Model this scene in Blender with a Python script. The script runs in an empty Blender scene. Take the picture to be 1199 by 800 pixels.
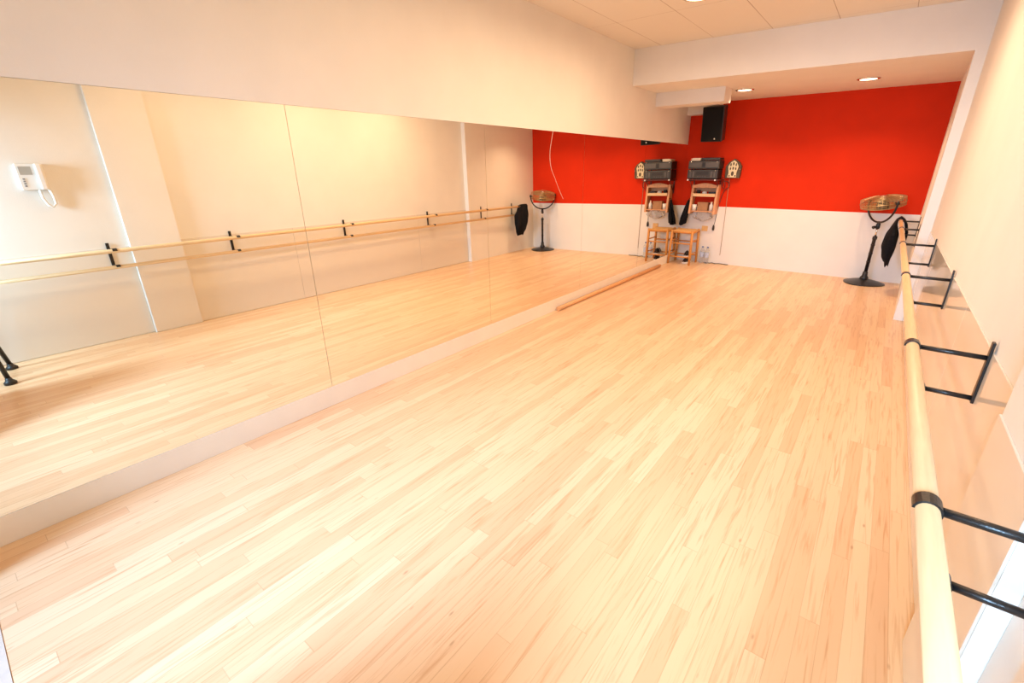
import bpy, bmesh, math, random
from mathutils import Vector, Matrix
random.seed(7)
scene = bpy.context.scene
COL = scene.collection
PI = math.pi

# ------------------------------------------------------------------ room numbers (metres)
W = 3.274            # right wall
WP = 3.2386          # face of the right-hand pilaster
D = 8.5115           # back wall
ZC = 2.9765          # ceiling
ZL = 2.5703          # dropped ceiling at the back
ZR = 0.9598          # top of the white dado on the back wall
ZW = 0.9612          # top of the glossy wainscot
YB, BSK = 6.1565, 0.0698   # front of the dropped ceiling (slightly skewed)
YF = -0.22           # front wall (behind the camera)
def lx(z): return -0.0123 * (z - 1.0)      # the left wall leans back a little

# ------------------------------------------------------------------ materials
def new_mat(name):
    m = bpy.data.materials.new(name); m.use_nodes = True
    nt = m.node_tree
    return m, nt, nt.nodes['Principled BSDF']

def mat(name, col, rough=0.5, metal=0.0, var=0.05, scale=12.0, bump=0.0, bscale=60.0, spec=0.5,
        trans=0.0, ior=1.5, sheen=0.0, emit=None, estr=0.0, stretch=(1, 1, 1)):
    m, nt, b = new_mat(name)
    L = nt.links
    tc = nt.nodes.new('ShaderNodeTexCoord')
    mp = nt.nodes.new('ShaderNodeMapping'); mp.inputs['Scale'].default_value = stretch
    L.new(tc.outputs['Object'], mp.inputs['Vector'])
    n = nt.nodes.new('ShaderNodeTexNoise'); n.inputs['Scale'].default_value = scale; n.inputs['Detail'].default_value = 4
    L.new(mp.outputs['Vector'], n.inputs['Vector'])
    r = nt.nodes.new('ShaderNodeValToRGB')
    r.color_ramp.elements[0].position = 0.3; r.color_ramp.elements[1].position = 0.7
    r.color_ramp.elements[0].color = tuple(c * (1 - var) for c in col) + (1,)
    r.color_ramp.elements[1].color = tuple(min(1, c * (1 + var)) for c in col) + (1,)
    L.new(n.outputs['Fac'], r.inputs['Fac'])
    L.new(r.outputs['Color'], b.inputs['Base Color'])
    b.inputs['Roughness'].default_value = rough
    b.inputs['Metallic'].default_value = metal
    b.inputs['Specular IOR Level'].default_value = spec
    b.inputs['IOR'].default_value = ior
    b.inputs['Transmission Weight'].default_value = trans
    if sheen: b.inputs['Sheen Weight'].default_value = sheen
    if bump:
        n2 = nt.nodes.new('ShaderNodeTexNoise'); n2.inputs['Scale'].default_value = bscale; n2.inputs['Detail'].default_value = 3
        L.new(mp.outputs['Vector'], n2.inputs['Vector'])
        bp = nt.nodes.new('ShaderNodeBump'); bp.inputs['Strength'].default_value = bump; bp.inputs['Distance'].default_value = 0.01
        L.new(n2.outputs['Fac'], bp.inputs['Height']); L.new(bp.outputs['Normal'], b.inputs['Normal'])
    if emit:
        b.inputs['Emission Color'].default_value = emit + (1,)
        b.inputs['Emission Strength'].default_value = estr
    return m

def math_node(nt, op, a=None, b=None):
    n = nt.nodes.new('ShaderNodeMath'); n.operation = op
    for i, v in enumerate((a, b)):
        if v is None: continue
        if isinstance(v, (int, float)): n.inputs[i].default_value = v
        else: nt.links.new(v, n.inputs[i])
    return n.outputs[0]

def floor_material():
    m, nt, b = new_mat('maple_strip_laminate')
    L = nt.links; N = nt.nodes
    tc = N.new('ShaderNodeTexCoord'); sep = N.new('ShaderNodeSeparateXYZ')
    L.new(tc.outputs['Object'], sep.inputs[0])
    x, y = sep.outputs[0], sep.outputs[1]
    w = 0.0665
    xs = math_node(nt, 'DIVIDE', x, w)
    strip = math_node(nt, 'FLOOR', xs)
    fx = math_node(nt, 'FRACT', xs)
    wn1 = N.new('ShaderNodeTexWhiteNoise'); wn1.noise_dimensions = '1D'; L.new(strip, wn1.inputs['W'])
    ln = math_node(nt, 'ADD', math_node(nt, 'MULTIPLY', wn1.outputs['Value'], 0.5), 0.85)
    off = math_node(nt, 'MULTIPLY', wn1.outputs['Value'], 37.7)
    ys = math_node(nt, 'DIVIDE', math_node(nt, 'ADD', y, off), ln)
    brick = math_node(nt, 'FLOOR', ys)
    fy = math_node(nt, 'FRACT', ys)
    cv = N.new('ShaderNodeCombineXYZ'); L.new(strip, cv.inputs[0]); L.new(brick, cv.inputs[1])
    wn2 = N.new('ShaderNodeTexWhiteNoise'); wn2.noise_dimensions = '3D'; L.new(cv.outputs[0], wn2.inputs['Vector'])
    ramp = N.new('ShaderNodeValToRGB'); e = ramp.color_ramp.elements
    e[0].position = 0.0; e[0].color = (0.80, 0.565, 0.34, 1)
    e[1].position = 1.0; e[1].color = (0.72, 0.45, 0.25, 1)
    k = e.new(0.4); k.color = (0.785, 0.54, 0.315, 1)
    k = e.new(0.75); k.color = (0.745, 0.475, 0.265, 1)
    L.new(wn2.outputs['Value'], ramp.inputs['Fac'])
    # grain streaks along the boards, different on every strip piece
    gv = N.new('ShaderNodeCombineXYZ')
    L.new(math_node(nt, 'MULTIPLY', x, 66.0), gv.inputs[0])
    L.new(math_node(nt, 'ADD', math_node(nt, 'MULTIPLY', y, 2.9), math_node(nt, 'MULTIPLY', wn2.outputs['Value'], 91.0)), gv.inputs[1])
    L.new(math_node(nt, 'MULTIPLY', wn2.outputs['Value'], 13.0), gv.inputs[2])
    g = N.new('ShaderNodeTexNoise'); g.inputs['Scale'].default_value = 1.0; g.inputs['Detail'].default_value = 6; g.inputs['Distortion'].default_value = 0.9
    L.new(gv.outputs[0], g.inputs['Vector'])
    gr = N.new('ShaderNodeValToRGB'); ge = gr.color_ramp.elements
    ge[0].position = 0.52; ge[0].color = (0, 0, 0, 1); ge[1].position = 0.76; ge[1].color = (1, 1, 1, 1)
    L.new(g.outputs['Fac'], gr.inputs['Fac'])
    mx = N.new('ShaderNodeMix'); mx.data_type = 'RGBA'
    L.new(math_node(nt, 'MULTIPLY', gr.outputs['Color'], 0.70), mx.inputs['Factor'])
    L.new(ramp.outputs['Color'], mx.inputs['A']); mx.inputs['B'].default_value = (0.54, 0.245, 0.10, 1)
    # small knots
    kv = N.new('ShaderNodeCombineXYZ'); L.new(math_node(nt, 'MULTIPLY', x, 9.0), kv.inputs[0]); L.new(math_node(nt, 'MULTIPLY', y, 3.2), kv.inputs[1])
    vo = N.new('ShaderNodeTexVoronoi'); vo.inputs['Scale'].default_value = 1.0; L.new(kv.outputs[0], vo.inputs['Vector'])
    kr = N.new('ShaderNodeValToRGB'); ke = kr.color_ramp.elements
    ke[0].position = 0.02; ke[0].color = (1, 1, 1, 1); ke[1].position = 0.06; ke[1].color = (0, 0, 0, 1)
    L.new(vo.outputs['Distance'], kr.inputs['Fac'])
    mx2 = N.new('ShaderNodeMix'); mx2.data_type = 'RGBA'
    L.new(math_node(nt, 'MULTIPLY', kr.outputs['Color'], 0.55), mx2.inputs['Factor'])
    L.new(mx.outputs['Result'], mx2.inputs['A']); mx2.inputs['B'].default_value = (0.33, 0.15, 0.07, 1)
    # joints between the strips
    ex = math_node(nt, 'LESS_THAN', math_node(nt, 'MINIMUM', fx, math_node(nt, 'SUBTRACT', 1.0, fx)), 0.016)
    ey = math_node(nt, 'LESS_THAN', math_node(nt, 'MULTIPLY', fy, ln), 0.003)
    jt = math_node(nt, 'MULTIPLY', math_node(nt, 'MAXIMUM', ex, ey), 0.38)
    mx3 = N.new('ShaderNodeMix'); mx3.data_type = 'RGBA'
    L.new(jt, mx3.inputs['Factor']); L.new(mx2.outputs['Result'], mx3.inputs['A']); mx3.inputs['B'].default_value = (0.42, 0.22, 0.11, 1)
    L.new(mx3.outputs['Result'], b.inputs['Base Color'])
    b.inputs['Roughness'].default_value = 0.32
    b.inputs['Specular IOR Level'].default_value = 0.5
    return m

def ceiling_material():
    m, nt, b = new_mat('ceiling_tile')
    L = nt.links; N = nt.nodes
    tc = N.new('ShaderNodeTexCoord'); sep = N.new('ShaderNodeSeparateXYZ'); L.new(tc.outputs['Object'], sep.inputs[0])
    fx = math_node(nt, 'FRACT', math_node(nt, 'DIVIDE', math_node(nt, 'SUBTRACT', sep.outputs[0], 0.299), 0.598))
    fy = math_node(nt, 'FRACT', math_node(nt, 'DIVIDE', math_node(nt, 'SUBTRACT', sep.outputs[1], 0.2), 1.196))
    lx_ = math_node(nt, 'LESS_THAN', fx, 0.010); ly_ = math_node(nt, 'LESS_THAN', fy, 0.003)
    ln = math_node(nt, 'MAXIMUM', lx_, ly_)
    no = N.new('ShaderNodeTexNoise'); no.inputs['Scale'].default_value = 1.7; L.new(tc.outputs['Object'], no.inputs['Vector'])
    mx = N.new('ShaderNodeMix'); mx.data_type = 'RGBA'
    L.new(math_node(nt, 'MULTIPLY', ln, math_node(nt, 'MULTIPLY', no.outputs['Fac'], 1.2)), mx.inputs['Factor'])
    mx.inputs['A'].default_value = (0.82, 0.76, 0.68, 1); mx.inputs['B'].default_value = (0.30, 0.20, 0.13, 1)
    L.new(mx.outputs['Result'], b.inputs['Base Color'])
    b.inputs['Roughness'].default_value = 0.9; b.inputs['Specular IOR Level'].default_value = 0.2
    return m

M = {}
M['wall'] = mat('cream_wall_paint', (0.84, 0.80, 0.74), 0.75, var=0.02, scale=3, bump=0.06, bscale=90, spec=0.25)
M['red'] = mat('red_wall_paint', (0.66, 0.030, 0.004), 0.7, var=0.04, scale=3, bump=0.05, bscale=90, spec=0.12)
M['floor'] = floor_material()
M['ceil'] = ceiling_material()
M['gloss'] = mat('gloss_white_panel', (0.77, 0.69, 0.59), 0.06, var=0.01, scale=2, spec=0.5)
M['ledge'] = mat('cream_skirting', (0.85, 0.79, 0.69), 0.45, var=0.02, scale=5)
M['mirror'] = mat('mirror_glass', (0.93, 0.91, 0.81), 0.0, 1.0, var=0.004, scale=1)
M['scratch'] = mat('scratched_silvering', (0.85, 0.72, 0.60), 0.6, var=0.1)
M['rail'] = mat('pale_beech', (0.77, 0.53, 0.285), 0.38, var=0.07, scale=6, stretch=(14, 1.2, 14))
M['pole'] = mat('orange_pine', (0.72, 0.36, 0.14), 0.4, var=0.10, scale=6, stretch=(14, 1.2, 14))
M['black'] = mat('black_painted_steel', (0.012, 0.011, 0.011), 0.32, var=0.2, scale=30, bump=0.08, bscale=200)
M['blackplastic'] = mat('black_plastic', (0.014, 0.013, 0.013), 0.45, var=0.2, scale=20)
M['grille'] = mat('black_speaker_cloth', (0.006, 0.006, 0.006), 0.8, var=0.4, scale=250, spec=0.2)
M['cloth'] = mat('black_cotton', (0.008, 0.008, 0.010), 0.9, var=0.3, scale=40, bump=0.4, bscale=120, spec=0.15)
M['brass'] = mat('brassy_wire', (0.62, 0.45, 0.22), 0.3, 0.9, var=0.08, scale=20)
M['chrome'] = mat('chrome', (0.80, 0.76, 0.70), 0.18, 1.0, var=0.03)
M['smoke'] = mat('smoky_fan_blade', (0.25, 0.17, 0.10), 0.35, var=0.1)
M['hifi'] = mat('dark_grey_brushed_metal', (0.045, 0.040, 0.036), 0.5, 0.1, var=0.15, scale=20, stretch=(1, 1, 14))
M['hifi2'] = mat('grey_display_panel', (0.10, 0.092, 0.085), 0.5, 0.1, var=0.1, scale=12)
M['lcd'] = mat('dark_display_glass', (0.02, 0.017, 0.015), 0.5, var=0.1)
M['white'] = mat('white_plastic', (0.84, 0.83, 0.80), 0.4, var=0.02, scale=8)
M['paper'] = mat('cream_paper', (0.86, 0.74, 0.58), 0.8, var=0.04, scale=15)
M['pinewood'] = mat('pinkish_pine', (0.66, 0.34, 0.17), 0.5, var=0.10, scale=7, stretch=(10, 10, 1.5))
M['stool'] = mat('honey_pine', (0.62, 0.265, 0.062), 0.45, var=0.10, scale=7, stretch=(10, 10, 1.5))
M['rush'] = mat('woven_rush', (0.70, 0.40, 0.15), 0.8, var=0.2, scale=30, bump=0.6, bscale=80, stretch=(1, 6, 1))
M['olive'] = mat('dark_olive_frame', (0.09, 0.062, 0.025), 0.5, var=0.15)
M['ivory'] = mat('ivory_fretwork', (0.80, 0.68, 0.44), 0.6, var=0.07, scale=30)
M['brown'] = mat('brown_cardboard', (0.42, 0.22, 0.11), 0.8, var=0.08, scale=20)
M['wire'] = mat('dark_rubber_cable', (0.03, 0.022, 0.018), 0.5, var=0.1)
M['redcable'] = mat('maroon_cable', (0.12, 0.02, 0.01), 0.5, var=0.1)
M['wcord'] = mat('cream_cord', (0.40, 0.27, 0.16), 0.6, var=0.05)
M['shoe'] = mat('black_suede', (0.012, 0.011, 0.012), 0.7, var=0.3, scale=30)
M['sole'] = mat('white_rubber', (0.82, 0.78, 0.72), 0.6, var=0.04)
M['pet'] = mat('clear_bottle_plastic', (0.95, 0.96, 0.97), 0.08, var=0.01, trans=0.92, ior=1.2)
M['label'] = mat('pale_blue_label', (0.50, 0.58, 0.74), 0.5, var=0.25, scale=35)
M['cap'] = mat('blue_cap', (0.12, 0.20, 0.42), 0.4, var=0.05)
M['bag'] = mat('clear_crinkled_plastic', (0.88, 0.90, 0.93), 0.12, var=0.03, trans=0.85, ior=1.15, bump=0.5, bscale=35)
M['amber'] = mat('amber_card', (0.80, 0.50, 0.20), 0.7, var=0.06)
M['lampglow'] = mat('lamp_diffuser', (0.9, 0.85, 0.75), 0.4, emit=(1.0, 0.80, 0.52), estr=14.0)
M['screen'] = mat('grey_screen', (0.42, 0.40, 0.36), 0.2, var=0.04)
M['grey'] = mat('grey_button', (0.25, 0.25, 0.26), 0.5, var=0.05)
M['stone'] = mat('pale_threshold_stone', (0.62, 0.52, 0.42), 0.5, var=0.06, scale=20)
M['pave'] = mat('grey_paving', (0.55, 0.55, 0.55), 0.8, var=0.1, scale=8)
M['alu'] = mat('white_aluminium', (0.78, 0.78, 0.78), 0.4, 0.0, var=0.03)

# ------------------------------------------------------------------ mesh helpers
class MB:
    def __init__(s): s.bm = bmesh.new(); s.mi = 0
    def face(s, vs, smooth=False):
        try:
            f = s.bm.faces.new(vs); f.smooth = smooth; f.material_index = s.mi; return f
        except ValueError: return None
    def box(s, x0, x1, y0, y1, z0, z1, mtx=None):
        c = [(x0, y0, z0), (x1, y0, z0), (x1, y1, z0), (x0, y1, z0), (x0, y0, z1), (x1, y0, z1), (x1, y1, z1), (x0, y1, z1)]
        return s.hexa(c, mtx)
    def hexa(s, c, mtx=None):
        v = [s.bm.verts.new((mtx @ Vector(p)) if mtx else p) for p in c]
        for q in ((3, 2, 1, 0), (4, 5, 6, 7), (0, 1, 5, 4), (1, 2, 6, 5), (2, 3, 7, 6), (3, 0, 4, 7)): s.face([v[i] for i in q])
        return s
    def quad(s, pts): s.face([s.bm.verts.new(p) for p in pts]); return s
    def tube(s, pts, r, seg=10, caps=True, closed=False, flat=None):
        pts = [Vector(p) for p in pts]; n = len(pts)
        rr = r if isinstance(r, (list, tuple)) else [r] * n
        rings = []; up = None
        for i, p in enumerate(pts):
            if closed: t = pts[(i + 1) % n] - pts[i - 1]
            elif i == 0: t = pts[1] - pts[0]
            elif i == n - 1: t = pts[-1] - pts[-2]
            else: t = (pts[i + 1] - p).normalized() + (p - pts[i - 1]).normalized()
            t.normalize()
            if up is None:
                up = Vector((0, 0, 1)) if abs(t.z) < 0.9 else Vector((1, 0, 0))
            a = t.cross(up)
            if a.length < 1e-6: a = t.cross(Vector((1, 0, 0)))
            a.normalize(); bb = a.cross(t).normalized(); up = bb
            ring = []
            for k in range(seg):
                th = 2 * PI * k / seg
                ring.append(s.bm.verts.new(p + (a * math.cos(th) + bb * math.sin(th)) * rr[i]))
            rings.append(ring)
        m = n if closed else n - 1
        for i in range(m):
            A, B = rings[i], rings[(i + 1) % n]
            for k in range(seg): s.face([A[k], A[(k + 1) % seg], B[(k + 1) % seg], B[k]], True)
        if caps and not closed:
            s.face(rings[0][::-1]); s.face(rings[-1])
        return s
    def lathe(s, prof, c, seg=24, mtx=None, smooth=True):
        rings = []
        for r, z in prof:
            if r < 1e-5: rings.append([None, (c[0], c[1], c[2] + z)])
            else: rings.append([[(c[0] + r * math.cos(2 * PI * k / seg), c[1] + r * math.sin(2 * PI * k / seg), c[2] + z) for k in range(seg)], None])
        T = (lambda p: mtx @ Vector(p)) if mtx else (lambda p: p)
        V = []
        for ring, pole in rings:
            V.append(s.bm.verts.new(T(pole)) if ring is None else [s.bm.verts.new(T(p)) for p in ring])
        for A, B in zip(V[:-1], V[1:]):
            for k in range(seg):
                k2 = (k + 1) % seg
                if isinstance(A, list) and isinstance(B, list): s.face([A[k], A[k2], B[k2], B[k]], smooth)
                elif isinstance(A, list): s.face([A[k], A[k2], B], smooth)
                elif isinstance(B, list): s.face([A, B[k2], B[k]], smooth)
        if isinstance(V[0], list): s.face(V[0][::-1])
        if isinstance(V[-1], list): s.face(V[-1])
        return s
    def prism(s, outline, axis, a0, a1, mtx=None, smooth=False):
        """outline: 2-D points; extruded along axis (0,1,2) from a0 to a1"""
        def P(u, v, a): return {0: (a, u, v), 1: (u, a, v), 2: (u, v, a)}[axis]
        T = (lambda p: mtx @ Vector(p)) if mtx else (lambda p: p)
        A = [s.bm.verts.new(T(P(u, v, a0))) for u, v in outline]; B = [s.bm.verts.new(T(P(u, v, a1))) for u, v in outline]
        n = len(A)
        for k in range(n): s.face([A[k], A[(k + 1) % n], B[(k + 1) % n], B[k]], smooth)
        s.face(A[::-1]); s.face(B); return s
    def grid(s, fn, nu, nv, smooth=True, closed_u=False):
        V = [[s.bm.verts.new(fn(i / (nu if closed_u else nu - 1), j / (nv - 1))) for j in range(nv)] for i in range(nu)]
        for i in range(nu if closed_u else nu - 1):
            for j in range(nv - 1):
                i2 = (i + 1) % nu
                s.face([V[i][j], V[i2][j], V[i2][j + 1], V[i][j + 1]], smooth)
        return s
    def build(s, name, mats, parent=None, loc=None, bevel=0.0, recalc=True):
        if recalc: bmesh.ops.recalc_face_normals(s.bm, faces=s.bm.faces[:])
        o = Vector(loc) if loc is not None else Vector((0, 0, 0))
        if parent is not None: o = world(parent)
        if o.length > 0: bmesh.ops.translate(s.bm, verts=s.bm.verts[:], vec=-o)
        me = bpy.data.meshes.new(name); s.bm.to_mesh(me); s.bm.free()
        for m in (mats if isinstance(mats, (list, tuple)) else [mats]): me.materials.append(m)
        ob = bpy.data.objects.new(name, me); COL.objects.link(ob)
        if parent is not None: ob.parent = parent
        elif loc is not None: ob.location = loc
        if bevel:
            b = ob.modifiers.new('bevel', 'BEVEL'); b.width = bevel; b.segments = 2; b.limit_method = 'ANGLE'; b.angle_limit = math.radians(40)
        return ob

def world(o):
    v = Vector((0, 0, 0))
    while o is not None: v = v + o.location; o = o.parent
    return v
def tag(o, label, cat, group=None):
    o['label'] = label; o['category'] = cat
    if group: o['group'] = group
    return o
def thing(name, label, cat, loc, group=None):
    e = bpy.data.objects.new(name, None); e.empty_display_size = 0.1; e.location = loc; COL.objects.link(e)
    return tag(e, label, cat, group)
def struct(o): o['kind'] = 'structure'; return o

# ------------------------------------------------------------------ the setting
struct(MB().box(-0.12, 3.5, YF - 0.02, D + 0.15, -0.12, 0.0).build('floor', M['floor']))
struct(MB().box(-0.15, 3.5, YF - 0.2, D + 0.15, ZC, ZC + 0.12).build('ceiling', M['ceil']))
# left wall, leaning back very slightly; the mirror is let into it
def leaning(y0, y1, z0, z1, d0, d1):
    return [(lx(z0) + d0, y0, z0), (lx(z0) + d1, y0, z0), (lx(z0) + d1, y1, z0), (lx(z0) + d0, y1, z0),
            (lx(z1) + d0, y0, z1), (lx(z1) + d1, y0, z1), (lx(z1) + d1, y1, z1), (lx(z1) + d0, y1, z1)]
ZB, ZT = 0.1434, 1.9536
mb = MB().hexa(leaning(YF, D, 0, ZC, -0.14, -0.008))
mb.hexa(leaning(YF, D - 0.02, ZT, ZC, -0.009, 0.0))
struct(mb.build('wall_left', M['wall']))
struct(MB().hexa(leaning(YF, D, 0, ZB, -0.007, 0.001)).build('baseboard_left', M['ledge'], bevel=0.002))
# back wall: white dado, red above
mb = MB().box(-0.12, 3.5, D, D + 0.12, 0, ZR)
mb.mi = 1; mb.box(-0.12, 3.5, D, D + 0.12, ZR, ZC)
struct(mb.build('wall_back', [M['wall'], M['red']]))
# right wall: near part, pilaster, main part, the thicker part below the dropped ceiling
def yb(x): return YB + BSK * x
mb = MB().box(3.288, 3.42, YF, 1.302, 0, ZC)
mb.box(WP, 3.42, 1.302, 1.757, 0, ZC)
mb.box(W + 0.002, 3.42, 1.757, yb(3.27), 0, ZC)
y1 = yb(3.19)
mb.hexa([(3.19, y1, 0), (3.42, y1, 0), (3.42, D, 0), (3.262, D, 0), (3.19, y1, ZC), (3.42, y1, ZC), (3.42, D, ZC), (3.262, D, ZC)])
struct(mb.build('wall_right', M['wall']))
# glossy white wainscot boards
for k, (x, y0, yy1, z1) in enumerate(((3.288, YF + 0.01, 1.300, 0.945), (WP, 1.303, 1.7565, 0.933), (W + 0.002, 1.758, 3.05, ZW), (W + 0.002, 3.052, 5.2, ZW), (W + 0.002, 5.202, 6.37, ZW))):
    struct(MB().box(x - 0.007, x, y0, yy1, 0.004, z1).build('trim_%d' % (k + 1), M['gloss'], bevel=0.0015))
# dropped ceiling over the back of the room, and the two stubs under it on the left
mb = MB().hexa([(-0.1, yb(-0.1), ZL), (3.4, yb(3.4), ZL), (3.4, D, ZL), (-0.1, D, ZL), (-0.1, yb(-0.1), ZC), (3.4, yb(3.4), ZC), (3.4, D, ZC), (-0.1, D, ZC)])
struct(mb.build('trim_6', M['wall']))
struct(MB().box(-0.02, 0.905, 6.95, 7.25, 2.398, ZL).build('trim_7', M['wall']))
struct(MB().box(-0.02, 0.47, 8.30, D, 2.392, ZL).build('trim_8', M['wall']))
# front wall behind the camera: two open doorways
mb = MB()
for x0, x1, z0, z1 in ((-0.12, 0.20, 0, ZC), (1.40, 2.42, 0, ZC), (3.22, 3.42, 0, ZC), (0.20, 1.40, 2.60, ZC), (2.42, 3.22, 2.15, ZC)):
    mb.box(x0, x1, YF - 0.2, YF, z0, z1)
struct(mb.build('wall_front', M['wall']))
struct(MB().box(0.20, 1.40, YF - 0.2, YF - 0.021, -0.1, 0.004).box(2.42, 3.22, YF - 0.2, YF - 0.021, -0.1, 0.004).build('trim_9', M['stone']))
mb = MB()
for x0, x1, z0, z1 in ((0.20, 0.26, 0.004, 2.60), (1.34, 1.40, 0.004, 2.60), (0.26, 1.34, 2.54, 2.60), (0.26, 1.34, 2.09, 2.13)):
    mb.box(x0, x1, YF - 0.14, YF - 0.09, z0, z1)
struct(mb.build('door_1', M['alu'], bevel=0.003))
mb = MB()
for x0, x1, z0, z1 in ((2.42, 2.46, 0.004, 2.15), (3.18, 3.22, 0.004, 2.15), (2.46, 3.18, 2.11, 2.15)):
    mb.box(x0, x1, YF - 0.16, YF - 0.02, z0, z1)
struct(mb.build('door_2', M['alu'], bevel=0.003))
struct(MB().box(-3, 6, -6, YF - 0.2, -0.16, -0.10).build('floor_outside', M['pave']))

# ------------------------------------------------------------------ mirror panels
seams = [YF + 0.01, 1.5048, 3.2531, 4.9856, 6.73, D - 0.004]
names = ['large frameless mirror panel nearest the camera, at the left end of the mirror wall',
         'frameless mirror panel second from the left, with the barre brackets reflected in it',
         'frameless mirror panel third from the left, with a curved pale scratch',
         'frameless mirror panel fourth from the left, reflecting the plain red wall beyond the fan',
         'frameless mirror panel at the far corner beside the stool and stereo']
for k in range(5):
    a, b = seams[k] + 0.0015, seams[k + 1] - 0.0015
    p = MB().hexa(leaning(a, b, ZB + 0.0015, ZT - 0.0015, -0.007, 0.0)).build('mirror_panel', M['mirror'], loc=(0, (a + b) / 2, ZB))
    tag(p, names[k], 'mirror', 'mirror panels on the left wall')
    if k == 2:
        # long curved scratch and the pale worn joint
        pts = [(1.951, 4.325), (1.85, 4.295), (1.74, 4.272), (1.61, 4.293), (1.484, 4.382), (1.37, 4.465), (1.273, 4.549)]
        fine = []
        for q in range(61):
            f = q / 60 * (len(pts) - 1); i = min(len(pts) - 2, int(f)); t = f - i
            p0, p1, p2, p3 = pts[max(0, i - 1)], pts[i], pts[i + 1], pts[min(len(pts) - 1, i + 2)]
            fine.append(tuple(0.5 * (2 * b + (c - a) * t + (2 * a - 5 * b + 4 * c - d) * t * t + (3 * b - a - 3 * c + d) * t ** 3) for a, b, c, d in zip(p0, p1, p2, p3)))
        MB().tube([(lx(z) + 0.0005, y, z) for z, y in fine], 0.0014, 5).build('scratch', M['scratch'], p)

# ------------------------------------------------------------------ ballet barre with its brackets
XR, ZU, XL, ZLO = 3.0495, 0.9374, 3.1053, 0.7733
barre = thing('ballet_barre', 'long double wooden ballet barre on black brackets along the right wall', 'ballet barre', (XR, 3.9, 0))
MB().tube([(XR, -0.19, ZU), (XR, 2.5, ZU), (XR, 5, ZU), (XR, 7.99, ZU)], 0.0205, 20).build('upper_rail', M['rail'], barre)
MB().tube([(XL, -0.19, ZLO), (XL, 2.5, ZLO), (XL, 5, ZLO), (XL, 7.99, ZLO)], 0.0185, 20).build('lower_rail', M['rail'], barre)
for y, xw in ((1.125, 3.281), (2.2777, W - 0.005), (3.8104, W - 0.005), (5.4189, W - 0.005), (6.7125, 3.2045), (7.6969, 3.236)):
    t = MB().box(xw - 0.009, xw, y - 0.014, y + 0.014, 0.7558, 0.9993).build('bracket', M['black'], barre, bevel=0.002)
    MB().tube([(xw - 0.005, y, ZU), (XR + 0.018, y, ZU)], 0.0095, 12).build('bracket_arm', M['black'], t)
    MB().tube([(xw - 0.005, y, ZLO), (XL + 0.017, y, ZLO)], 0.0095, 12).build('bracket_arm', M['black'], t)
    for cx, cz, r, hw in ((XR, ZU, 0.0205, 0.019), (XL, ZLO, 0.0185, 0.017)):
        o = [(cx + (r + 0.0045) * math.cos(th), cz + (r + 0.0045) * math.sin(th)) for th in [math.radians(-50 + 230 * q / 16) for q in range(17)]]
        i = [(cx + (r - 0.001) * math.cos(th), cz + (r - 0.001) * math.sin(th)) for th in [math.radians(-50 + 230 * q / 16) for q in range(17)]][::-1]
        m2 = MB()
        for q in range(16):
            m2.prism([o[q], o[q + 1], i[15 - q], i[16 - q]], 1, y - hw, y + hw)
        bmesh.ops.remove_doubles(m2.bm, verts=m2.bm.verts[:], dist=1e-5)
        m2.build('rail_clamp', M['black'], t)

# spare pole lying along the skirting
tag(MB().tube([(0.0475, 4.43, 0.0255), (0.0475, 6.0, 0.0255), (0.0475, 7.62, 0.0255)], 0.0255, 20).build('wooden_pole', M['pole'], loc=(0.0475, 6.0, 0)),
    'spare round wooden pole lying on the floor along the mirror skirting', 'pole')

# ------------------------------------------------------------------ pedestal fan
FX, FY = 2.835, 8.25
fan = thing('pedestal_fan', 'black pedestal fan with brassy round cage tilted upward by the back wall', 'fan', (FX, FY, 0))
mb = MB()
def basefn(u, v):
    th = 2 * PI * u; r = 0.245 * v * (1 + 0.045 * math.cos(3 * th - 0.4))
    return (FX + r * math.cos(th), FY + r * math.sin(th), 0.012 + 0.055 * (1 - v ** 1.6))
mb.grid(basefn, 48, 9, closed_u=True)
def baserim(u, v):
    th = 2 * PI * u; r = 0.245 * (1 + 0.045 * math.cos(3 * th - 0.4))
    return (FX + r * math.cos(th), FY + r * math.sin(th), 0.012 * v)
mb.grid(baserim, 48, 2, closed_u=True)
mb.build('base', M['black'], fan)
MB().lathe([(0.055, 0.045), (0.050, 0.085), (0.034, 0.11), (0.030, 0.16), (0.024, 0.17)], (FX, FY, 0)).build('base_collar', M['blackplastic'], fan)
mb = MB().lathe([(0.022, 0.15), (0.022, 0.62), (0.028, 0.63), (0.028, 0.665), (0.018, 0.67)], (FX, FY, 0))
for z in (0.30, 0.42, 0.54): mb.lathe([(0.025, z), (0.025, z + 0.018)], (FX, FY, 0))
mb.build('pole', M['black'], fan)
MB().lathe([(0.0125, 0.66), (0.0125, 0.80)], (FX, FY, 0)).build('inner_pole', M['chrome'], fan)
mb = MB().lathe([(0.02, 0.77), (0.026, 0.79), (0.026, 0.83), (0.018, 0.85), (0.018, 0.872)], (FX, FY, 0))
mb.build('neck', M['blackplastic'], fan)
MB().tube([(FX - 0.012, FY - 0.02, 0.80), (FX - 0.04, FY - 0.05, 0.795), (FX - 0.05, FY - 0.06, 0.79)], [0.008, 0.02, 0.022], 12).build('height_knob', M['blackplastic'], fan)
ax = Vector((0.585, -0.811, 0)); hc = Vector((FX - 0.015, FY, 1.125)); RY = 0.272
pts = [hc + ax * (RY * math.cos(th)) + Vector((0, 0, RY * 0.98 * math.sin(th))) for th in [math.radians(180 + 180 * q / 24) for q in range(25)]]
pts = [pts[0] + Vector((0, 0, 0.03))] + pts + [pts[-1] + Vector((0, 0, 0.03))]
yk = MB().tube(pts, 0.0125, 10).build('yoke', M['black'], fan)
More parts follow.
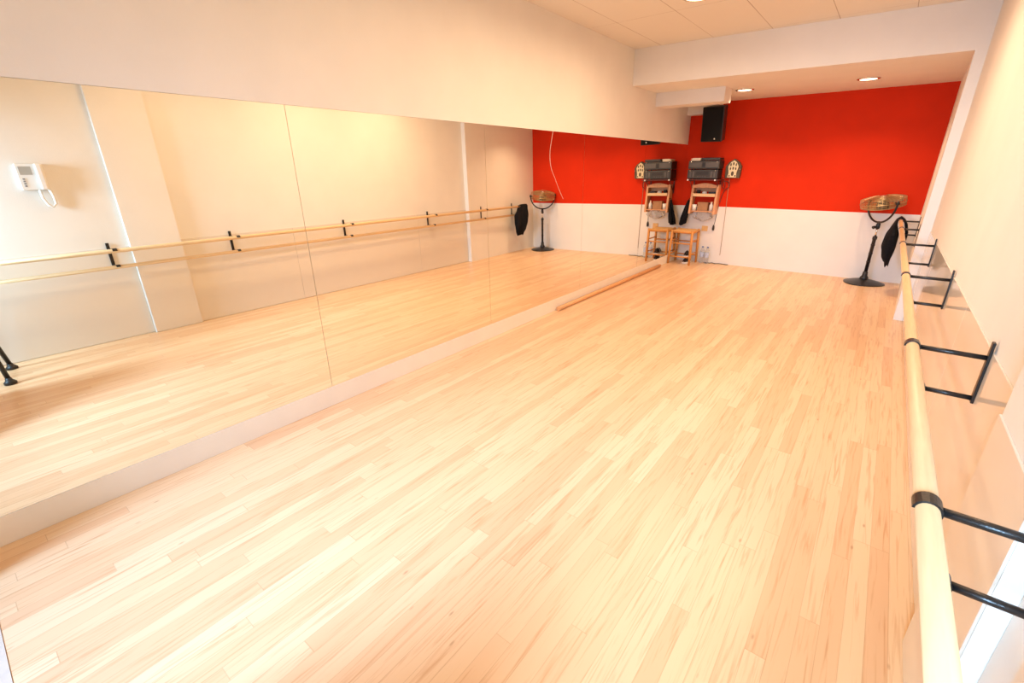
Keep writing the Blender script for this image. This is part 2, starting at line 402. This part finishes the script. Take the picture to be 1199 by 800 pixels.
for s in (-1, 1):
    MB().tube([hc + ax * s * 0.235, hc + ax * s * 0.29], 0.016, 12).build('pivot_knob', M['blackplastic'], yk)
# head: cage, blades, motor; the axis leans a little
rot = Matrix.Rotation(math.radians(11), 4, ax)
HM = Matrix.Translation(hc) @ rot
mb = MB()
RC, TH = 0.25, 0.078
def ring(r, z, w=0.0022, n=40):
    mb.tube([HM @ Vector((r * math.cos(2 * PI * k / n), r * math.sin(2 * PI * k / n), z)) for k in range(n)], w, 5, closed=True)
def dome(r): return 0.052 + 0.036 * (1 - (r / RC) ** 2.5)
for k in range(1, 13):
    r = RC * k / 12
    ring(r, dome(r)); ring(r, -dome(r))
ring(RC + 0.004, 0.0, 0.006)
for z in (-0.035, -0.018, 0.018, 0.035): ring(RC + 0.001, z)
for k in range(36):
    th = 2 * PI * k / 36
    path = [0.04, 0.10, 0.15, 0.19, 0.22, 0.235, 0.245]
    prof = [(r, dome(r)) for r in path] + [(RC, 0.0)] + [(r, -dome(r)) for r in path[::-1]]
    mb.tube([HM @ Vector((r * math.cos(th), r * math.sin(th), z)) for r, z in prof], 0.0022, 5)
mb.build('cage', M['brass'], fan)
MB().lathe([(0.0, 0.098), (0.045, 0.096), (0.05, 0.088), (0.0, 0.084)], (0, 0, 0), mtx=HM).build('cage_badge', M['chrome'], fan)
MB().lathe([(0.03, -0.10), (0.065, -0.095), (0.075, -0.03), (0.06, 0.0), (0.02, 0.01)], (0, 0, 0), mtx=HM).build('motor', M['blackplastic'], fan)
hub = MB().lathe([(0.04, 0.012), (0.04, 0.055), (0.02, 0.065)], (0, 0, 0), mtx=HM).build('hub', M['blackplastic'], fan)
for k in range(3):
    a0 = 2 * PI * k / 3
    def blade(u, v, a0=a0):
        r = 0.035 + 0.185 * u; wid = 0.35 + 0.45 * math.sin(PI * min(1, u * 0.9 + 0.1))
        th = a0 + (v - 0.5) * wid * 2.0
        return HM @ Vector((r * math.cos(th), r * math.sin(th), 0.035 + 0.028 * (v - 0.5) * 2))
    m2 = MB().grid(blade, 8, 8)
    o = m2.build('blade', M['smoke'], fan)
    sd = o.modifiers.new('thick', 'SOLIDIFY'); sd.thickness = 0.003

# ------------------------------------------------------------------ black jacket over the barre end
def cloth_thing(name, fn, nu, nv, thick, material, loc, sub=1):
    o = MB().grid(fn, nu, nv).build(name, material, loc=loc)
    sd = o.modifiers.new('thick', 'SOLIDIFY'); sd.thickness = thick; sd.offset = 1
    if sub:
        ss = o.modifiers.new('smooth', 'SUBSURF'); ss.levels = sub; ss.render_levels = sub
    return o
JP = [(3.030, .385, .020, 7.70, .10), (3.008, .47, .045, 7.71, .15), (3.000, .60, .070, 7.73, .20), (3.004, .76, .058, 7.74, .21), (3.004, .88, .026, 7.78, .17),
      (3.016, .945, .013, 7.85, .125), (3.05, .974, .0135, 7.86, .12), (3.086, .945, .013, 7.86, .12), (3.118, .88, .016, 7.86, .12), (3.146, .78, .016, 7.855, .12), (3.150, .69, .012, 7.85, .10)]
def jacket(u, v):
    f = v * (len(JP) - 1); i = min(len(JP) - 2, int(f)); t = f - i
    t2 = t * t * (3 - 2 * t)
    x, z, th, yc, hy = [JP[i][k] * (1 - t) + JP[i + 1][k] * t for k in range(5)]
    tx = JP[min(i + 2, len(JP) - 1)][0] - JP[max(i - 0, 0)][0]; tz = JP[min(i + 2, len(JP) - 1)][1] - JP[max(i - 0, 0)][1]
    l = math.hypot(tx, tz); nx, nz = -tz / l, tx / l
    a = 2 * PI * u
    bulk = min(1, th / 0.05)
    fold = 1 + bulk * (0.16 * math.sin(5 * a + 9 * v) + 0.10 * math.sin(9 * a - 7 * v))
    c = math.cos(a); sn = math.sin(a)
    sn = math.copysign(abs(sn) ** 0.7, sn)
    o = th * sn * fold
    if v < 0.04: z -= 0.03 * math.sin(3 * a)
    return (x + nx * o, yc + hy * c * (1 + 0.08 * bulk * math.sin(11 * v * 2 + 2 * a)), z + nz * o * 0.6)
mb = MB().grid(jacket, 44, 50, closed_u=True)
for ends in (0, 49):
    pass
o = mb.build('jacket', M['cloth'], loc=(XR, 7.8, 0.4))
bm = bmesh.new(); bm.from_mesh(o.data)
bmesh.ops.holes_fill(bm, edges=[e for e in bm.edges if e.is_boundary], sides=0)
bmesh.ops.recalc_face_normals(bm, faces=bm.faces[:]); bm.to_mesh(o.data); bm.free()
tag(o, 'black jacket draped over the far end of the ballet barre', 'jacket')

# ------------------------------------------------------------------ loudspeaker
SX, SY, SZ = 0.495, 8.13, 2.225
sp = thing('loudspeaker', 'black loudspeaker mounted high on the red wall, left of the downlights', 'loudspeaker', (SX, SY, 1.97))
T = Matrix.Translation((SX, SY, SZ)) @ Matrix.Rotation(math.radians(9), 4, 'X') @ Matrix.Rotation(math.radians(-6), 4, 'Z')
MB().hexa([(-0.165, -0.115, -0.25), (0.165, -0.115, -0.25), (0.12, 0.13, -0.25), (-0.12, 0.13, -0.25),
           (-0.165, -0.115, 0.25), (0.165, -0.115, 0.25), (0.12, 0.13, 0.25), (-0.12, 0.13, 0.25)], T).build('cabinet', M['blackplastic'], sp, bevel=0.01)
gr = MB().box(-0.152, 0.152, -0.128, -0.114, -0.237, 0.237, T).build('grille', M['grille'], sp, bevel=0.006)
MB().lathe([(0.012, 0), (0.012, 0.004)], (0, 0, 0), mtx=T @ Matrix.Translation((0.06, -0.128, -0.205)) @ Matrix.Rotation(PI / 2, 4, 'X')).build('badge', M['chrome'], gr)
MB().tube([T @ Vector((0, 0.12, 0.02)), (SX, D - 0.06, SZ + 0.03), (SX, D - 0.004, SZ + 0.03)], 0.018, 10).build('wall_mount', M['black'], sp)

# ------------------------------------------------------------------ wall shelf with the stereo
sh = thing('wall_shelf', 'thin wall shelf on brackets carrying the stereo on the red wall', 'shelf', (0.38, D, 1.38))
MB().box(0.13, 0.645, 8.20, D - 0.002, 1.385, 1.402).build('board', M['redcable'], sh, bevel=0.002)
for x in (0.17, 0.60):
    m2 = MB().box(x - 0.01, x + 0.01, D - 0.012, D - 0.001, 1.16, 1.384)
    m2.box(x - 0.01, x + 0.01, 8.24, D - 0.011, 1.374, 1.384)
    m2.tube([(x, D - 0.012, 1.19), (x, 8.28, 1.376)], 0.007, 8)
    m2.build('shelf_bracket', M['redcable'], sh)
for x in (0.155, 0.59):
    MB().lathe([(0.013, 0), (0.013, 0.006)], (0, 0, 0), seg=12, mtx=Matrix.Translation((x, 8.20, 1.393)) @ Matrix.Rotation(PI / 2, 4, 'X')).build('shelf_stud', M['white'], sh)
def hifi(name, label, x0, x1, z0, z1, kind):
    t = thing(name, label, 'stereo', ((x0 + x1) / 2, 8.33, z0))
    yf = 8.205
    MB().box(x0, x1, yf + 0.012, 8.47, z0 + 0.010, z1).build('case', M['blackplastic'], t, bevel=0.004)
    f = MB().box(x0, x1, yf, yf + 0.013, z0 + 0.012, z1 - 0.002).build('front_panel', M['hifi'], t, bevel=0.003)
    for x in (x0 + 0.05, x1 - 0.05):
        for y in (yf + 0.05, 8.42): MB().lathe([(0.016, 0), (0.016, 0.011)], (x, y, z0), 12).build('foot', M['blackplastic'], t)
    w = x1 - x0; zc = (z0 + z1) / 2
    if kind == 0:
        for q, (a, b) in enumerate(((0.02, 0.44), (0.56, 0.97))):
            MB().box(x0 + w * a, x0 + w * b, yf - 0.004, yf + 0.001, zc - 0.035, zc + 0.045).build('cassette_door', M['hifi2'], t, bevel=0.003)
        MB().box(x0 + w * .46, x0 + w * .54, yf - 0.003, yf + 0.001, zc - 0.03, zc + 0.03).build('display', M['lcd'], t)
    else:
        MB().box(x0 + w * .30, x0 + w * .70, yf - 0.003, yf + 0.001, zc - 0.005, zc + 0.045).build('display', M['lcd'], t)
        for a in (0.10, 0.20, 0.80, 0.90):
            MB().box(x0 + w * (a - .035), x0 + w * (a + .035), yf - 0.004, yf + 0.001, zc - 0.045, zc + 0.045).build('button_panel', M['hifi2'], t, bevel=0.003)
        for a in (0.36, 0.44, 0.52, 0.60):
            MB().box(x0 + w * (a - .02), x0 + w * (a + .02), yf - 0.005, yf + 0.001, zc - 0.04, zc - 0.025).build('button', M['hifi2'], t)
    for x in (x0 + 0.04, x1 - 0.04):
        MB().lathe([(0.010, 0), (0.008, 0.012), (0, 0.012)], (0, 0, 0), seg=12, mtx=Matrix.Translation((x, yf, z1 - 0.018)) @ Matrix.Rotation(PI / 2, 4, 'X')).build('knob', M['chrome'], t)
    return t
hifi('stereo_unit', 'dark grey stereo unit at the bottom of the stack on the wall shelf', 0.135, 0.615, 1.402, 1.555, 1)
hifi('stereo_unit', 'dark grey stereo unit with twin doors, stacked on the lower stereo', 0.135, 0.625, 1.555, 1.690, 0)
dv = thing('disc_player', 'slim black disc player on top of the stereo stack at its right', 'disc player', (0.475, 8.33, 1.69))
MB().box(0.335, 0.62, 8.22, 8.45, 1.695, 1.735).build('case', M['blackplastic'], dv, bevel=0.004)
MB().box(0.35, 0.61, 8.216, 8.221, 1.70, 1.728).build('front_panel', M['hifi'], dv)
for x, y in ((0.37, 8.26), (0.58, 8.26), (0.37, 8.41), (0.58, 8.41)): MB().lathe([(0.012, 0), (0.012, 0.006)], (x, y, 1.69), 12).build('foot', M['blackplastic'], dv)
mb = MB()
for k in range(3):
    a = 0.03 * (k - 1)
    Tm = Matrix.Translation((0.225, 8.33, 1.691 + 0.014 * k)) @ Matrix.Rotation(a, 4, 'Z')
    mb.hexa([(-0.075, -0.1, 0), (0.085, -0.1, 0), (0.085, 0.1, 0), (-0.075, 0.1, 0), (-0.05 + .01 * k, -0.1, 0.013), (0.085, -0.1, 0.013), (0.085, 0.1, 0.013), (-0.05 + .01 * k, 0.1, 0.013)], Tm)
tag(mb.build('paper_stack', M['paper'], loc=(0.225, 8.33, 1.69)), 'small cream pile of paper on top of the stereo stack at its left', 'paper')

# ------------------------------------------------------------------ ivory fretwork ornament on the wall
on = thing('wall_ornament', 'dark pointed frame with ivory fretwork hung right of the stereo', 'ornament', (0.785, D, 1.41))
out = [(0.675, 1.42), (0.895, 1.42), (0.905, 1.60), (0.86, 1.665), (0.785, 1.715), (0.71, 1.665), (0.665, 1.60)]
MB().prism(out, 1, D - 0.075, D - 0.002).build('frame', M['olive'], on, bevel=0.004)
inn = [(0.712, 1.43), (0.848, 1.43), (0.842, 1.50), (0.862, 1.60), (0.83, 1.66), (0.785, 1.692), (0.738, 1.66), (0.706, 1.60), (0.722, 1.50)]
fw = MB().prism(inn, 1, D - 0.086, D - 0.074).build('fretwork', M['ivory'], on, bevel=0.003)
for (x, z, w, h) in ((0.745, 1.625, .011, .024), (0.785, 1.64, .012, .026), (0.825, 1.625, .011, .024), (0.745, 1.565, .011, .022), (0.785, 1.57, .012, .024), (0.825, 1.565, .011, .022), (0.785, 1.49, .022, .036), (0.738, 1.455, .012, .012), (0.828, 1.455, .012, .012)):
    MB().prism([(x + w * math.cos(q * PI / 5), z + h * math.sin(q * PI / 5)) for q in range(10)], 1, D - 0.089, D - 0.085).build('opening', M['olive'], fw)
MB().lathe([(0.009, 0), (0.009, 0.012), (0, 0.013)], (0, 0, 0), seg=12, mtx=Matrix.Translation((0.885, D - 0.075, 1.555)) @ Matrix.Rotation(PI / 2, 4, 'X')).build('clasp', M['chrome'], on)

# ------------------------------------------------------------------ small wooden rack under the stereo
rk = thing('wooden_rack', 'small open pine wall rack with an arched top below the stereo', 'rack', (0.40, D, 0.86))
yr0, yr1 = 8.30, D - 0.003
for x in (0.185, 0.585):
    MB().hexa([(x, yr0 + .02, .84), (x + .035, yr0 + .02, .84), (x + .035, yr1, .84), (x, yr1, .84),
               (x, yr0 + .08, 1.315), (x + .035, yr0 + .08, 1.315), (x + .035, yr1, 1.315), (x, yr1, 1.315)]).build('side_panel', M['pinewood'], rk, bevel=0.003)
arch = [(0.22, 1.265)] + [(0.22 + 0.365 * q / 12, 1.305 + 0.035 * math.sin(PI * q / 12)) for q in range(13)] + [(0.585, 1.265)]
MB().prism(arch, 1, yr0 + 0.06, yr0 + 0.078).build('arched_rail', M['pinewood'], rk, bevel=0.002)
MB().box(0.219, 0.586, yr0 + 0.05, yr1, 1.135, 1.15).build('upper_shelf', M['pinewood'], rk, bevel=0.002)
MB().box(0.219, 0.586, yr0 + 0.038, yr0 + 0.05, 1.125, 1.175).build('front_slat', M['rail'], rk, bevel=0.002)
MB().box(0.219, 0.586, yr0 + 0.03, yr1, 0.875, 0.89).build('lower_shelf', M['pinewood'], rk, bevel=0.002)
MB().box(0.219, 0.586, yr1 - 0.012, yr1, 1.20, 1.26).build('back_rail', M['pinewood'], rk, bevel=0.002)
tag(MB().lathe([(0.0, 0), (0.03, 0), (0.032, 0.06), (0.028, 0.075), (0, 0.075)], (0.29, 8.43, 1.15), 16).build('small_jar', M['blackplastic'], loc=(0.29, 8.43, 1.15)), 'small dark jar on the upper shelf of the pine rack, leftmost', 'jar')
tag(MB().box(0.46, 0.565, 8.39, 8.47, 1.15, 1.20).build('small_box', M['blackplastic'], loc=(0.51, 8.43, 1.15), bevel=0.004), 'small dark box on the upper shelf of the pine rack, rightmost', 'box')
tag(MB().lathe([(0, 0), (0.035, 0), (0.04, 0.03), (0.03, 0.055), (0, 0.06)], (0.39, 8.42, 1.15), 16).build('small_bowl', M['white'], loc=(0.39, 8.42, 1.15)), 'small pale pot in the middle of the upper rack shelf', 'pot')
cu = tag(MB().lathe([(0.0, 0.0), (0.03, 0), (0.038, 0.10), (0.034, 0.10), (0.028, 0.008), (0.0, 0.008)], (0.262, 8.38, 0.89), 20).build('white_cup', M['white'], loc=(0.262, 8.38, 0.89)), 'white cup on the lower shelf of the pine rack at its left', 'cup')
bx = thing('cardboard_box', 'brown cardboard box in the middle of the lower rack shelf', 'box', (0.40, 8.43, 0.89))
MB().box(0.315, 0.48, 8.37, 8.49, 0.89, 1.005).build('body', M['brown'], bx, bevel=0.003)
MB().box(0.312, 0.483, 8.367, 8.493, 1.005, 1.03).build('lid', M['brown'], bx, bevel=0.003)
bt = thing('white_bottle', 'small white bottle beside the cardboard box on the lower rack shelf', 'bottle', (0.535, 8.40, 0.89))
MB().lathe([(0, 0), (0.03, 0), (0.031, 0.09), (0.014, 0.12), (0.014, 0.13), (0, 0.13)], (0.535, 8.40, 0.89), 18).build('body', M['white'], bt)
MB().lathe([(0.016, 0.128), (0.016, 0.15), (0, 0.15)], (0.535, 8.40, 0.89), 14).build('cap', M['paper'], bt)
def bagf(u, v):
    th = 2 * PI * u; z = 0.872 - 0.15 * v
    r = (0.02 + 0.10 * math.sin(PI * (0.08 + 0.87 * v))) * (1 + 0.12 * math.sin(5 * th + 6 * v) + 0.08 * math.sin(9 * th - 4 * v))
    return (0.42 + 1.25 * r * math.cos(th), 8.40 + 0.6 * r * math.sin(th), z)
tag(MB().grid(bagf, 36, 16, closed_u=True).build('plastic_bag', M['bag'], loc=(0.42, 8.40, 0.72)), 'crumpled clear plastic bag hanging under the pine rack', 'bag')

# black garment hanging at the left of the rack
gm = thing('black_garment', 'black garment hanging from a hook at the left of the pine rack', 'garment', (0.13, 8.38, 0.68))
def garf(u, v):
    th = 2 * PI * u
    hw = 0.014 + 0.042 * min(1, v * 1.35) ** 0.8; hd = 0.014 + 0.060 * min(1, v * 1.4)
    fold = 1 + 0.16 * math.sin(4 * th + 2 * v) + 0.07 * math.sin(7 * th + 5 * v)
    z = 1.06 - 0.40 * v + (0.03 * math.sin(th + 0.6) * v)
    return (0.155 - 0.055 * v + hw * math.cos(th) * fold, 8.38 + hd * math.sin(th) * fold, z)
m2 = MB().grid(garf, 40, 22, closed_u=True)
m2.build('cloth', M['cloth'], gm)
MB().tube([(0.184, 8.38, 1.075), (0.168, 8.38, 1.085), (0.156, 8.38, 1.075), (0.155, 8.38, 1.045)], 0.005, 8).build('loop', M['cloth'], gm)

# ------------------------------------------------------------------ stool
st = thing('wooden_stool', 'honey pine stool with a woven seat standing against the back wall', 'stool', (0.205, 8.22, 0))
x0, x1, ya, yb_ = 0.0, 0.41, 8.035, 8.42
x0 += 0.026; x1 -= 0.004
legs = [(x0 + .02, ya + .02), (x1 - .02, ya + .02), (x1 - .02, yb_ - .02), (x0 + .02, yb_ - .02)]
for x, y in legs:
    dx = 0.014 * (1 if x > 0.2 else -1); dy = 0.012 * (1 if y > 8.2 else -1)
    MB().tube([(x + dx, y + dy, 0), (x + dx * .5, y + dy * .5, 0.3), (x, y, 0.585)], [0.018, 0.022, 0.021], 12).build('leg', M['stool'], st)
for q in range(4):
    a, b = legs[q], legs[(q + 1) % 4]
    for z in ((0.13, 0.36) if q % 2 == 0 else (0.18, 0.40)):
        MB().tube([(a[0], a[1], z), (b[0], b[1], z)], 0.0115, 10).build('rung', M['stool'], st)
    MB().tube([(a[0], a[1], 0.55), (b[0], b[1], 0.55)], 0.019, 12).build('seat_rail', M['stool'], st)
def seatf(u, v):
    e = min(u, 1 - u, v, 1 - v)
    return (x0 + .015 + (x1 - x0 - .03) * u, ya + .015 + (yb_ - ya - .03) * v, 0.572 + 0.018 * math.sin(min(1, e * 6) * PI / 2) - 0.012 * math.sin(PI * u) * math.sin(PI * v) - 0.004 * (int(e * 40) % 2))
se = MB().grid(seatf, 25, 25).build('seat', M['rush'], st)
sd = se.modifiers.new('thick', 'SOLIDIFY'); sd.thickness = 0.02; sd.offset = -1

# pair of black and white shoes under the stool, one lying on the other
def shoe(label, x, y, z, rz, group):
    t = thing('shoe', label, 'shoe', (x, y, z), group)
    Tm = Matrix.Translation((x, y, z)) @ Matrix.Rotation(rz, 4, 'Z')
    def half(v): return 0.034 + 0.014 * math.sin(PI * min(1, max(0, v)) ** 1.2) if v < 0.97 else 0.018
    ol = []
    n = 14
    for q in range(n + 1):
        v = q / n; ol.append((half(v) * (1 if 0 < v < 1 else 0.55), -0.125 + 0.25 * v))
    for q in range(n, -1, -1):
        v = q / n; ol.append((-half(v) * (1 if 0 < v < 1 else 0.55), -0.125 + 0.25 * v))
    MB().prism(ol, 2, 0.0, 0.028, Tm).build('sole', M['sole'], t, bevel=0.004)
    def upf(u, v):
        a = PI * u
        h = 0.085 * (1 - 0.55 * max(0, (v - 0.45) / 0.55) ** 1.4)
        k = (math.sin(PI * (0.06 + 0.88 * v))) ** 0.35
        return Tm @ Vector((half(v) * 0.98 * math.cos(a) * k, -0.122 + 0.244 * v, 0.026 + h * math.sin(a) * k))
    MB().grid(upf, 14, 16).build('upper', M['shoe'], t)
    def strf(u, v):
        p = upf(0.04 + 0.92 * u, 0.50 + 0.06 * v); c = Tm @ Vector((0, 0, 0.03))
        return c + (p - c) * 1.03
    MB().grid(strf, 12, 3).build('stripe', M['sole'], t)
shoe('black shoe with white sole on the floor under the stool, lower of two', 0.285, 8.27, 0.0, PI * 0.96, 'shoes under the stool')
shoe('black shoe with white sole lying on top of the other under the stool', 0.282, 8.27, 0.113, PI * 1.0, 'shoes under the stool')

# bottles of water beside the stool
def water(label, x, y, s=1.0):
    t = thing('water_bottle', label, 'bottle', (x, y, 0), 'water bottles by the stool')
    pr = [(0, 0.0), (0.028, 0.0), (0.036, 0.012), (0.036, 0.10), (0.033, 0.115), (0.036, 0.13), (0.036, 0.19), (0.030, 0.225), (0.015, 0.255), (0.013, 0.275), (0, 0.275)]
    MB().lathe([(r * s, z * s) for r, z in pr], (x, y, 0), 20).build('body', M['pet'], t)
    MB().lathe([(0.037 * s, 0.105 * s), (0.0375 * s, 0.11 * s), (0.0375 * s, 0.185 * s), (0.037 * s, 0.19 * s)], (x, y, 0), 20).build('label', M['label'], t)
    MB().lathe([(0.0155 * s, 0.268 * s), (0.0155 * s, 0.29 * s), (0, 0.291 * s)], (x, y, 0), 16).build('cap', M['cap'], t)
water('clear water bottle with blue label on the floor, nearer the stool', 0.485, 8.43)
water('clear water bottle with blue label on the floor, farther from the stool', 0.575, 8.41)

# ------------------------------------------------------------------ cords
def cord(name, pts, r, material, label, cat, loc):
    # smooth through the points
    P = [Vector(p) for p in pts]; out = []
    for i in range(len(P) - 1):
        p0, p1, p2, p3 = P[max(0, i - 1)], P[i], P[i + 1], P[min(len(P) - 1, i + 2)]
        for q in range(6):
            t = q / 6
            out.append(0.5 * ((2 * p1) + (p2 - p0) * t + (2 * p0 - 5 * p1 + 4 * p2 - p3) * t * t + (3 * p1 - p0 - 3 * p2 + p3) * t ** 3))
    out.append(P[-1])
    return MB().tube(out, r, 7).build(name, material, loc=loc) if label is None else tag(MB().tube(out, r, 7).build(name, material, loc=loc), label, cat)
yw = D - 0.006
cord('power_cord', [(0.735, yw, 1.42), (0.74, yw, 1.2), (0.755, yw, 0.7), (0.765, yw, 0.2), (0.767, yw, 0.165)], 0.0042, M['wcord'], 'thin brown cord hanging straight down the wall below the ornament', 'cord', (0.75, D, 0.17))
cord('stereo_cable', [(0.63, 8.43, 1.44), (0.66, 8.46, 1.40), (0.69, 8.47, 1.30), (0.665, 8.48, 1.25), (0.64, 8.48, 1.32), (0.66, 8.48, 1.37), (0.74, 8.48, 1.35), (0.75, 8.49, 1.28), (0.70, 8.49, 1.24), (0.66, 8.49, 1.15), (0.64, 8.49, 1.02)], 0.006, M['redcable'], 'dark looped cable tangled between the stereo and the ornament', 'cable', (0.68, D, 1.2))
pc = thing('plug_cord', 'short dark cord with a plug hanging right of the pine rack', 'cord', (0.60, D, 0.55))
MB().tube([(0.628, yw, 1.0), (0.615, yw, 0.85), (0.60, yw, 0.66)], 0.004, 7).build('cord', M['wire'], pc)
MB().lathe([(0.006, 0.05), (0.018, 0.02), (0.02, -0.03), (0.014, -0.045), (0, -0.045)][::-1], (0.597, D - 0.024, 0.61), 14).build('plug', M['wire'], pc)
cord('floor_cable', [(0.52, 8.46, 0.006), (0.57, 8.485, 0.006), (0.62, 8.44, 0.006), (0.66, 8.49, 0.006), (0.72, 8.45, 0.006), (0.78, 8.49, 0.006), (0.88, 8.47, 0.006), (0.93, 8.475, 0.006)], 0.006, M['wire'], 'dark cable wriggling on the floor at the foot of the back wall', 'cable', (0.72, 8.47, 0))
tag(MB().box(0.40, 0.50, D - 0.011, D, 0.54, 0.63).build('note_card', M['amber'], loc=(0.45, D, 0.54), bevel=0.002), 'small amber card on the white wall above the stool', 'card')

# ------------------------------------------------------------------ lamps
def downlight(x, y, z, label, r, group, power, glow, name='downlight', spread=170):
    t = thing(name, label, 'ceiling light', (x, y, z), group)
    MB().lathe([(r, -0.001), (r + 0.028, -0.001), (r + 0.03, -0.006), (r + 0.004, -0.012), (r, -0.010), (r, -0.001)], (x, y, z), 32).build('rim', M['chrome'], t)
    MB().lathe([(0, -0.001), (r + 0.001, -0.001), (r + 0.001, -0.007), (r * 0.6, -0.010), (0, -0.011)], (x, y, z), 32).build('diffuser', glow, t)
    li = bpy.data.lights.new('lamp_light', 'AREA'); li.shape = 'DISK'; li.size = 2 * r; li.energy = power; li.color = LAMPCOL; li.spread = math.radians(spread)
    lo = bpy.data.objects.new('lamp_light', li); COL.objects.link(lo); lo.location = (x, y, z - 0.016)
    return t
LAMPCOL = (1.0, 0.70, 0.44)
downlight(1.02, 7.44, ZL, 'round recessed downlight in the dropped ceiling, nearer the loudspeaker', 0.088, 'downlights in the dropped ceiling', 31, M['lampglow'], spread=125)
downlight(2.37, 7.52, ZL, 'round recessed downlight in the dropped ceiling, nearer the right wall', 0.088, 'downlights in the dropped ceiling', 31, M['lampglow'], spread=125)
for k, (y, lab) in enumerate(((4.71, 'round ceiling light farthest from the camera, nearest the dropped ceiling'), (3.37, 'round ceiling light in the tiled ceiling, second from the dropped ceiling'),
                              (2.0, 'round ceiling light in the tiled ceiling, second from the entrance'), (0.65, 'round ceiling light in the tiled ceiling, nearest the entrance'))):
    downlight(1.2, y, ZC, lab + ', left row', 0.11, 'lights in the tiled ceiling', (40, 32, 13, 4)[k], M['lampglow'], 'ceiling_light')
    downlight(2.4, y - 0.1, ZC, lab + ', right row, unseen and added to brighten the right wall', 0.11, 'lights in the tiled ceiling', (44, 36, 16, 5)[k], M['lampglow'], 'ceiling_light')  # unseen second row, added to lift the brightness of the right wall

# ------------------------------------------------------------------ intercom by the entrance (seen in the mirror)
ic = thing('intercom', 'white video intercom on the right wall by the entrance, seen in the mirror', 'intercom', (3.288, 0.76, 1.5))
xi = 3.288
MB().box(xi - 0.042, xi - 0.001, 0.665, 0.845, 1.525, 1.75).build('body', M['white'], ic, bevel=0.006)
MB().box(xi - 0.045, xi - 0.041, 0.685, 0.765, 1.655, 1.725).build('screen', M['screen'], ic)
for z in (1.62, 1.60, 1.58, 1.56): MB().box(xi - 0.046, xi - 0.041, 0.69, 0.705, z - 0.006, z + 0.006).build('button', M['grey'], ic)
MB().hexa([(xi - .075, .79, 1.525), (xi - .042, .79, 1.525), (xi - .042, .835, 1.525), (xi - .075, .835, 1.525), (xi - .075, .79, 1.75), (xi - .042, .79, 1.75), (xi - .042, .835, 1.75), (xi - .075, .835, 1.75)]).build('handset', M['white'], ic, bevel=0.01)
MB().tube([(xi - .03, .775, 1.526), (xi - .03, .78, 1.45), (xi - .03, .80, 1.39), (xi - .03, .83, 1.375), (xi - .03, .855, 1.40), (xi - .03, .855, 1.47), (xi - .03, .84, 1.526)], 0.011, 10).build('coiled_cord', M['white'], ic)

# ------------------------------------------------------------------ tripod feet at the entrance (seen in the mirror)
tr = thing('tripod', 'black tripod standing in the entrance, its feet seen in the mirror', 'tripod', (2.85, 0.0, 0))
apex = Vector((2.855, -0.02, 1.18))
for fx, fy in ((3.10, 0.155), (2.62, 0.10), (2.85, -0.30)):
    f = Vector((fx, fy, 0.02)); d = (f - apex)
    lg = MB().tube([apex, apex + d * 0.5, f], [0.019, 0.018, 0.017], 10).build('leg', M['black'], tr)
    MB().tube([f - d * 0.03, f + Vector((0, 0, -0.008))], [0.02, 0.028], 10).lathe([(0, 0), (0.040, 0), (0.042, 0.018), (0.018, 0.045)], (fx, fy, 0.0), 14).build('rubber_foot', M['blackplastic'], lg)
MB().lathe([(0.0, 1.15), (0.035, 1.15), (0.035, 1.22), (0.015, 1.24), (0.015, 1.32), (0.03, 1.33), (0.03, 1.35), (0, 1.35)], (2.855, -0.02, 0), 20).build('head', M['black'], tr)

# ------------------------------------------------------------------ daylight through the two doorways
def daylight(x, y, z, sx, sz, e, col, rot, spread):
    li = bpy.data.lights.new('daylight', 'AREA'); li.shape = 'RECTANGLE'; li.size = sx; li.size_y = sz; li.energy = e; li.color = col; li.spread = math.radians(spread)
    o = bpy.data.objects.new('daylight', li); COL.objects.link(o); o.location = (x, y, z); o.rotation_euler = rot
daylight(0.72, -1.5, 2.25, 0.72, 0.9, 168, (0.40, 0.62, 1.0), (math.radians(57), 0, math.radians(-16)), 90)
daylight(2.76, -1.5, 1.70, 0.4, 1.0, 118, (0.44, 0.70, 1.0), (math.radians(68), 0, math.radians(-6)), 95)
wd = bpy.data.worlds.new('sky'); scene.world = wd; wd.use_nodes = True
bg = wd.node_tree.nodes['Background']; bg.inputs['Color'].default_value = (0.75, 0.87, 1.0, 1); bg.inputs['Strength'].default_value = 1.0

# ------------------------------------------------------------------ camera
cam = bpy.data.cameras.new('camera'); cam.sensor_width = 36.0; cam.lens = 532.8347 / 1199 * 36.0
cam.clip_start = 0.02
co = bpy.data.objects.new('camera', cam); COL.objects.link(co)
yaw, pitch, roll = -0.6691, -0.3642, -0.0078
fw = Vector((math.sin(yaw) * math.cos(pitch), math.cos(yaw) * math.cos(pitch), math.sin(pitch)))
rt = Vector((math.cos(yaw), -math.sin(yaw), 0)); up = rt.cross(fw)
c, s = math.cos(roll), math.sin(roll)
r2 = c * rt + s * up; u2 = -s * rt + c * up
co.matrix_world = Matrix(((r2.x, u2.x, -fw.x, 2.8465), (r2.y, u2.y, -fw.y, 0.0), (r2.z, u2.z, -fw.z, 1.6), (0, 0, 0, 1)))
scene.camera = co

vs = scene.view_settings
vs.view_transform = 'Standard'; vs.look = 'None'; vs.gamma = 1.0; vs.exposure = -1.1
try: vs.use_curve_mapping = False
except Exception: pass
